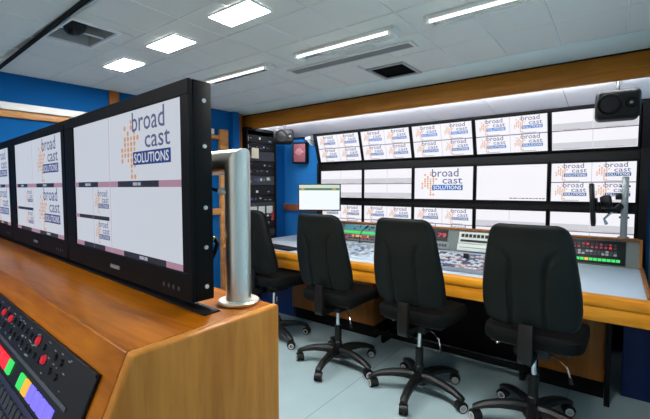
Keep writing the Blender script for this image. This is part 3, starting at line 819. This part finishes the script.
def make_chair(label):
    t = thing('office_chair', label, 'chair', group='black swivel chairs at the front desk')
    inst('backrest', back_mesh(0.055, -0.004, -0.006, False, M_FABRIC, 'backrest', 24, 28), t)
    inst('back_shell', back_mesh(0.002, 0.026, 0.0, True, M_SHELL, 'back_shell'), t)
    # seat cushion: rounded slab with a waterfall front
    out = []
    N = 48
    for k in range(N):
        a = 2 * PI * k / N
        ca, sa = math.cos(a), math.sin(a)
        ex = 0.42
        out.append((0.245 * math.copysign(abs(ca) ** ex, ca), 0.03 + 0.235 * math.copysign(abs(sa) ** ex, sa)))
    m = MB(); rings = []
    for (g, z, dz) in ((0.90, 0.515, 0), (0.985, 0.522, 0), (1.0, 0.548, 0), (0.985, 0.578, 0), (0.93, 0.592, 0), (0.6, 0.594, -0.004), (0.02, 0.590, 0)):
        rings.append([m.bm.verts.new((x * g, 0.045 + (y - 0.03) * g, z - (0.02 if y > 0.2 else 0) * g)) for x, y in out])
    for a, b in zip(rings, rings[1:]):
        for k in range(N): m.bm.faces.new((a[k], a[(k + 1) % N], b[(k + 1) % N], b[k]))
    m.bm.faces.new(rings[0][::-1]); m.bm.faces.new(rings[-1])
    m.build('seat', M_FABRIC, t)
    MB().box(-0.2, 0.2, -0.13, 0.21, 0.492, 0.5145, bev=0.008).build('seat_pan', M_CHAIRPL, t)
    me = MB().box(-0.085, 0.085, -0.11, 0.10, 0.435, 0.4915, bev=0.012).build('mechanism', M_CHAIRPL, t)
    # bracket that carries the backrest
    MB().prism([(-0.11, 0.44), (-0.10, 0.475), (-0.20, 0.48), (-0.222, 0.50), (-0.222, 0.655), (-0.246, 0.655), (-0.252, 0.47), (-0.24, 0.445)], 'X', -0.034, 0.034, bev=0.004, seg=2).build('back_bracket', M_CHAIRPL, t)
    # levers
    l1 = MB().tube([(0.05, -0.05, 0.46), (0.13, -0.08, 0.455), (0.17, -0.10, 0.43), (0.185, -0.11, 0.385)], 0.005, 8).build('lever', M_CHROME, me)
    MB().tube([(0.185, -0.11, 0.387), (0.192, -0.115, 0.355)], [0.008, 0.010], 8).build('lever', M_CHAIRPL, me)
    MB().tube([(-0.05, 0.02, 0.46), (-0.17, 0.0, 0.455), (-0.2, -0.01, 0.44)], 0.005, 8).build('lever', M_CHROME, me)
    # column
    MB().cyl((0, 0, 0.26), (0, 0, 0.436), 0.0145, n=16).build('gas_lift', M_CHROME, t)
    MB().lathe([(0.030, 0.105), (0.030, 0.18), (0.026, 0.185), (0.026, 0.30), (0.022, 0.305)], 18).build('column_cover', M_CHAIRPL, t)
    MB().lathe([(0.045, 0.062), (0.055, 0.08), (0.052, 0.12), (0.036, 0.135)], 20).build('hub', M_CHAIRPL, t)
    lg = MB()
    vs, fs = [], []
    prof = [(0.035, 0.118, 0.030, 0.030), (0.10, 0.124, 0.028, 0.028), (0.18, 0.120, 0.025, 0.024), (0.25, 0.106, 0.023, 0.020), (0.30, 0.088, 0.022, 0.016), (0.318, 0.080, 0.017, 0.012)]
    for (r, z, hwid, hh) in prof:
        n = len(vs)
        for (a, b) in ((-1, -1), (-1, 0.3), (-0.55, 1), (0.55, 1), (1, 0.3), (1, -1)):
            vs.append((r, a * hwid, z + b * hh * 0.8))
        if n:
            for k in range(6): fs.append((n - 6 + k, n - 6 + (k + 1) % 6, n + (k + 1) % 6, n + k))
    fs.append((0, 1, 2, 3, 4, 5)); n = len(vs); fs.append((n - 1, n - 2, n - 3, n - 4, n - 5, n - 6))
    lg.pyd(vs, fs)
    leg_me = lg.mesh('leg', M_CHAIRPL)
    # caster: hood, fork, two wheels with pale rings
    hm = MB()
    hm.cyl((0, 0, 0.04), (0, 0, 0.078), 0.008, n=10)
    hood = [(0.036 * math.cos(a), 0.031 + 0.036 * math.sin(a)) for a in [rad(q) for q in range(0, 181, 20)]]
    hm.prism(hood, 'Y', -0.022, 0.022)
    hood_me = hm.mesh('caster', M_CHAIRPL)
    wheel_me = MB().cyl((0, -0.0105, 0), (0, 0.0105, 0), 0.030, n=20).mesh('wheel', M_RUBBER)
    ring_me = MB().lathe([(0.014, 0.0), (0.014, 0.0025), (0.023, 0.0025), (0.023, 0.0)], 20).mesh('wheel_ring', M_RING)
    hub_me = None
    for k in range(5):
        a = rad(-82 + 72 * k)
        inst('leg', leg_me, t, (0, 0, 0), (0, 0, a))
        c = inst('caster', hood_me, t, (0.302 * math.cos(a), 0.302 * math.sin(a), 0), (0, 0, a + rad([20, 60, -40, 35, -60][k])))
        for sd in (-1, 1):
            inst('wheel', wheel_me, c, (0, sd * 0.0165, 0.030))
            inst('wheel_ring', ring_me, c, (0, sd * 0.027, 0.030), (rad(-90 * sd), 0, 0))
    return t
ch = make_chair('black swivel chair between the steel tube and the desk monitor, farthest left')
ch.location = (-2.44, 2.47, 0); ch.rotation_euler = (0, 0, rad(-8))
CH = [(-1.675, 2.385, rad(0), 'black swivel chair in front of the desk monitor, second from the left'),
      (-1.012, 2.375, rad(-2), 'black swivel chair between the teal lit keys and the red clock digits'),
      (-0.345, 2.40, rad(-2), 'black swivel chair nearest the camera, beside the green lit keys')]
for (x, y, r, lab) in CH: dup(ch, (x, y, 0), r, lab)

# ------------------------------------------------------------ rear console with monitors (left foreground)
CA = rad(3.5); SL = rad(66)
O = Vector((-0.605, 0.296, 1.085))
EX = Vector((-math.cos(CA), math.sin(CA), 0)); ED = Vector((0, -math.cos(SL), -math.sin(SL)))
CLEN = 2.75
t = thing('wooden_console', 'golden wood console with polished top and sloped front in the left foreground', 'console', (-1.9, 0.5, 0))
def cons(poly, l0, l1, m, name, bev=0.008, seg=3):
    """run a (y, z) profile along the console, which lies slightly askew"""
    b = bmesh.new()
    A = [b.verts.new((O.x - l0, p + l0 * math.tan(CA), q)) for p, q in poly]; Bv = [b.verts.new((O.x - l1, p + l1 * math.tan(CA), q)) for p, q in poly]
    n = len(poly); b.faces.new(A); b.faces.new(Bv[::-1])
    for i in range(n): b.faces.new((A[i], Bv[i], Bv[(i + 1) % n], A[(i + 1) % n]))
    bmesh.ops.recalc_face_normals(b, faces=b.faces[:])
    if bev: bmesh.ops.bevel(b, geom=b.edges[:], offset=bev, segments=seg, profile=0.5, affect='EDGES')
    mb = MB(); mb.add(b, 0, Matrix.Translation((1.9, -0.5, 0)))
    return mb.build(name, m, t)
sy, sz = 0.296 - 0.44 * math.cos(SL), 1.085 - 0.44 * math.sin(SL)
cons([(0.628, 0.0), (0.628, 1.085), (0.296, 1.085), (sy, sz), (sy + 0.02, 0.0)], 0.0225, CLEN, M_WOOD, 'body', 0.004)
cons([(0.630, 0.0), (0.630, 1.087), (0.295, 1.087), (sy - 0.001, sz), (sy + 0.019, 0.0)], 0.0, 0.022, M_WOOD_END, 'end_panel', 0.007)
cons([(0.475, 1.0855), (0.475, 1.0885), (0.515, 1.0885), (0.515, 1.0855)], 0.07, CLEN - 0.1, M_RUBBER, 'cable_slot', 0)

# control panel let into the slope
def sp(s, q, n=0.0):
    N = EX.cross(ED).normalized()
    if N.y > 0: N = -N
    return O + EX * s + ED * q + N * n
N = EX.cross(ED).normalized()
if N.y > 0: N = -N
Xp = -EX                                        # local x runs to the right
Zp = (-(ED - EX * ED.dot(EX))).normalized()     # local z runs up the slope
Yp = Zp.cross(Xp).normalized()
Rm = Matrix((Xp, Yp, Zp)).transposed()
t = thing('production_switcher', 'black switcher panel with glowing keys and red knobs let into the console slope', 'switcher', sp(0.07, 0.05), Rm.to_euler())
sgn = -1 if (Rm @ Vector((0, -1, 0))).dot(N) > 0 else 1    # out of the panel along local y
PW, PH = 1.25, 0.30
def pbox(x0, x1, z0, z1, h0, h1, m, name, par=None, bev=0.0015):
    """x measured leftwards and z downwards from the top right corner"""
    ya, yb = sorted((sgn * h0, sgn * h1))
    return MB().box(-x1, -x0, ya, yb, -z1, -z0, bev=bev, seg=2).build(name, m, par or t)
pbox(0, PW, 0, PH, 0.0005, 0.008, M_PANELDARK, 'faceplate', bev=0.002)
pbox(0.0, PW, 0.0, 0.006, 0.0081, 0.011, M_BLACK, 'top_trim')
# lit key row
zrow = 0.105
keyx = [(0.115, E_VIOLET), (0.150, E_VIOLET), (0.187, E_VIOLET), (0.226, E_VIOLET), (0.264, E_AMBER), (0.302, E_GREEN), (0.405, E_GREEN), (0.442, E_RED), (0.478, E_RED), (0.515, E_RED), (0.552, E_RED), (0.59, E_RED), (0.628, E_GREEN), (0.70, E_VIOLET), (0.737, E_VIOLET)]
for x, m in keyx:
    pbox(x - 0.0155, x + 0.0155, zrow - 0.014, zrow + 0.014, 0.008, 0.013, m, 'lit_key')
pbox(0.06, PW - 0.02, zrow - 0.032, zrow - 0.024, 0.008, 0.010, M_PANELGREY if False else mat('divider_grey', (60, 64, 70), 0.4), 'divider_bar')
pbox(0.06, PW - 0.02, zrow + 0.024, PH - 0.005, 0.008, 0.011, M_NAVY, 'key_bed')
m = MB()
for i in range(40):
    for j in range(5):
        x = 0.08 + i * 0.028; zz = zrow + 0.034 + j * 0.030
        ya, yb = sorted((sgn * 0.011, sgn * 0.016))
        m.box(-x - 0.021, -x, ya, yb, -zz - 0.022, -zz)
o = m.build('dark_keys', M_DKKEY, t, smooth=False); o['kind'] = 'stuff'
M_KNOBRED = mat('knob_red', (214, 24, 48), 0.4)
for (x, zz) in ((0.235, 0.042), (0.305, 0.022), (0.545, 0.027), (0.62, 0.026), (0.84, 0.03)):
    k = MB().lathe([(0.009, 0.008), (0.009, 0.011), (0.007, 0.015), (0.004, 0.016), (0.0, 0.0162)], 18, M=Matrix.Translation((-x, 0, -zz)) @ Matrix.Rotation(rad(90) * (1 if sgn < 0 else -1), 4, 'X')).build('red_knob', emit('knob_glow', (225, 20, 48), 0.75), t)
    MB().lathe([(0.013, 0.008), (0.012, 0.0095), (0.0095, 0.010)], 18, M=Matrix.Translation((-x, 0, -zz)) @ Matrix.Rotation(rad(90) * (1 if sgn < 0 else -1), 4, 'X')).build('collar', M_BLACK, k)
rk = random.Random(5)
for i in range(26):
    x = 0.15 + i * 0.036 + rk.uniform(-0.004, 0.004)
    for zz in (0.024, 0.050):
        if min((abs(x - a) + abs(zz - b)) for a, b in ((0.235, 0.042), (0.305, 0.022), (0.545, 0.027), (0.62, 0.026), (0.84, 0.03))) < 0.03: continue
        MB().lathe([(0.007, 0.008), (0.006, 0.0125), (0.004, 0.013)], 10, M=Matrix.Translation((-x, 0, -zz)) @ Matrix.Rotation(rad(90) * (1 if sgn < 0 else -1), 4, 'X')).build('black_knob', M_BLACK, t)
m = MB()
for i in range(90):
    x = rk.uniform(0.11, 0.9); zz = rk.choice([0.012, 0.036, 0.062]) + rk.uniform(-0.003, 0.003)
    ya, yb = sorted((sgn * 0.008, sgn * 0.0085))
    m.box(-x - rk.uniform(0.005, 0.013), -x, ya, yb, -zz - 0.002, -zz)
o = m.build('scale_marks', M_PANELGREY, t, smooth=False); o['kind'] = 'stuff'

# monitors of the console
MR = Vector((-0.704, 0.470, 1.108))
MW, MHH, MD = 0.778, 0.466, 0.055
def console_monitor(k, label):
    c = MR + EX * (MW / 2 + k * (MW + 0.008))
    t = thing('console_monitor', label, 'monitor', c, (0, 0, -CA), group='monitors on the wooden console')
    w = MW / 2; SW, SH = 0.668, 0.372; sb = 0.062; xo = w - 0.032 - SW / 2
    m = MB()
    m.box(-w, w, 0.010, MD, 0, MHH, bev=0.003)
    zs0, zs1, sx = sb, sb + SH, SW / 2
    m.box(-w, w, 0, 0.0099, 0, zs0, bev=0.0015, seg=1).box(-w, w, 0, 0.0099, zs1, MHH, bev=0.0015, seg=1)
    m.box(-w, xo - sx, 0, 0.0099, zs0, zs1).box(xo + sx, w, 0, 0.0099, zs0, zs1)
    m.build('housing', M_BEZEL, t)
    sc = MB().box(-sx, sx, 0.005, 0.0098, -SH / 2, SH / 2).build('screen', E_DESK, t, (xo, 0, zs0 + SH / 2), smooth=False)
    for z in (0.03, 0.115, 0.20, 0.33, 0.425):
        MB().cyl((w, 0.036, z), (w + 0.0025, 0.036, z), 0.0045, n=10).build('screw', M_RING, t)
    MB().box(-0.03, 0.03, -0.0016, -0.0002, 0.022, 0.032).build('badge', mat('badge_grey', (110, 114, 120), 0.4), t, smooth=False)
    for q in range(4):
        MB().cyl((w - 0.05 - q * 0.022, -0.0014, 0.024), (w - 0.05 - q * 0.022, 0.0, 0.024), 0.005, n=10).build('button', mat('button_grey', (48, 50, 54), 0.4), t)
    MB().box(-0.06, 0.06, MD, 0.082, 0.21, 0.38, bev=0.003).build('mount_bracket', M_BLACK, t)
    # picture: y of these pieces lies on the screen
    Y = 0.0036
    def fx(a): return -sx + a * SW
    def fz(b): return SH / 2 - b * SH
    R = []
    def bar(a0, a1, b, h, mi): R.append((fx(a0), fx(a1), fz(b + h), fz(b), mi))
    vs = 0.42
    # vertical and horizontal splits
    R.append((fx(vs) - 0.0012, fx(vs) + 0.0012, -SH / 2, SH / 2, 2))
    for a0, a1, mi in ((0, 0.05, 1), (0.05, 0.29, 0), (0.29, 0.50, 1), (0.50, 0.84, 0), (0.84, 1.0, 1)): bar(a0, a1, 0.468, 0.042, mi)
    bar(0, 0.05, 0.735, 0.03, 1); bar(0.05, 0.40, 0.735, 0.03, 0)
    R.append((fx(0.225) - 0.001, fx(0.225) + 0.001, fz(1.0), fz(0.51), 2))
    for a0, a1, mi in ((0, 0.1, 1), (0.1, 0.35, 0), (0.35, 0.54, 1), (0.54, 0.88, 0), (0.88, 1.0, 1)): bar(a0, a1, 0.962, 0.038, mi)
    flat('picture_divider', R, [E_UMD_D, E_UMD_P, E_LINE2], sc, -SH * 0)
    for o in (sc.children[-1],): o.location = (0, 0.0038, 0)
    R2 = []
    for a, b in ((0.17, 0.489), (0.67, 0.489), (0.71, 0.981)):
        for q in (-0.019, -0.011, -0.003, 0.008, 0.016): R2.append((fx(a) + q, fx(a) + q + 0.0055, fz(b) - 0.004, fz(b) + 0.004, 0))
    lt = flat('label_marks', R2, [E_TEXT], sc, 0.0024); lt['kind'] = 'stuff'
    def lg(a, b, wd):
        o = put_logo(sc, LOGO_DESK, fx(a), fz(b), wd); o.location.y = 0.0040
    lg(0.735, 0.235, 0.258)
    if k: lg(0.735, 0.735, 0.258)
    lg(0.325, 0.62, 0.105); lg(0.325, 0.86, 0.105)
    return t
console_monitor(0, 'large black console monitor nearest the steel tube, rightmost in the foreground row')
console_monitor(1, 'console monitor in the left foreground, directly left of the largest one')
console_monitor(2, 'console monitor cut by the left edge of the picture')

# steel rail behind the monitors
TB = Vector((-0.690, 0.584, 1.0875)); TR = 0.0285; TZ = 1.409
t = thing('steel_rail', 'brushed steel tube rail with round foot flange standing on the wooden console', 'rail', TB)
a, b = Vector((0, 0, 0.008)), Vector((0, 0, TZ - TB.z))
EXl = EX
def mitred(name, p_end, axis_dir, up):
    """tube from the mitre at b to p_end"""
    m = MB(); n = 40
    side = Vector((EXl.y, -EXl.x, 0))
    ra_, rb_ = [], []
    for k in range(n):
        an = 2 * PI * k / n
        if up:      # upright: ring in the horizontal plane
            d, q = TR * math.cos(an), TR * math.sin(an)
            ra_.append(m.bm.verts.new(p_end + EXl * d + side * q))
            rb_.append(m.bm.verts.new(b + EXl * d + side * q + Vector((0, 0, -d))))
        else:
            h_, q = TR * math.cos(an), TR * math.sin(an)
            ra_.append(m.bm.verts.new(p_end + Vector((0, 0, h_)) + side * q))
            rb_.append(m.bm.verts.new(b + Vector((0, 0, h_)) + side * q - EXl * h_))
    for k in range(n): m.bm.faces.new((ra_[k], ra_[(k + 1) % n], rb_[(k + 1) % n], rb_[k]))
    m.bm.faces.new(ra_)
    m.build(name, M_STEEL, t)
mitred('upright', a, None, True)
mitred('cross_tube', b + EXl * 2.4, None, False)
MB().lathe([(0.046, 0.0), (0.047, 0.005), (0.044, 0.008), (0.030, 0.0085)], 32).build('flange', M_STEEL, t)
for q in (2.3,):
    MB().cyl(EXl * q + Vector((0, 0, 0.0)), EXl * q + Vector((0, 0, TZ - TB.z - 0.01)), TR, n=24).build('upright', M_STEEL, t)

# cables behind the big monitor
def cable(name, label, pts, r, m, plug, pm):
    t = thing(name, label, 'cable', pts[0])
    P0 = Vector(pts[0])
    MB().tube([Vector(p) - P0 for p in pts], r, 10).build('lead', m, t)
    MB().tube([Vector(p) - P0 for p in plug], [0.0055, 0.0065], 12).build('plug', pm, t)
bx, by = -0.735, 0.535
cable('monitor_cable', 'cable with white plug behind the big console monitor, upper of two', [(bx + 0.03, 0.560, 1.340), (bx - 0.02, 0.545, 1.352), (bx - 0.06, 0.536, 1.350)], 0.004, M_RUBBER, [(bx + 0.045, 0.566, 1.337), (bx + 0.016, 0.556, 1.344)], M_WHITE)
cable('monitor_cable', 'black looped cable with yellow plug behind the big console monitor, lower of two', [(bx + 0.012, 0.543, 1.236), (bx + 0.020, 0.546, 1.225), (bx + 0.012, 0.544, 1.205), (bx - 0.0, 0.545, 1.190), (bx - 0.06, 0.536, 1.185)], 0.005, M_RUBBER, [(bx + 0.016, 0.543, 1.236), (bx - 0.01, 0.539, 1.238)], M_SKIN_Y)
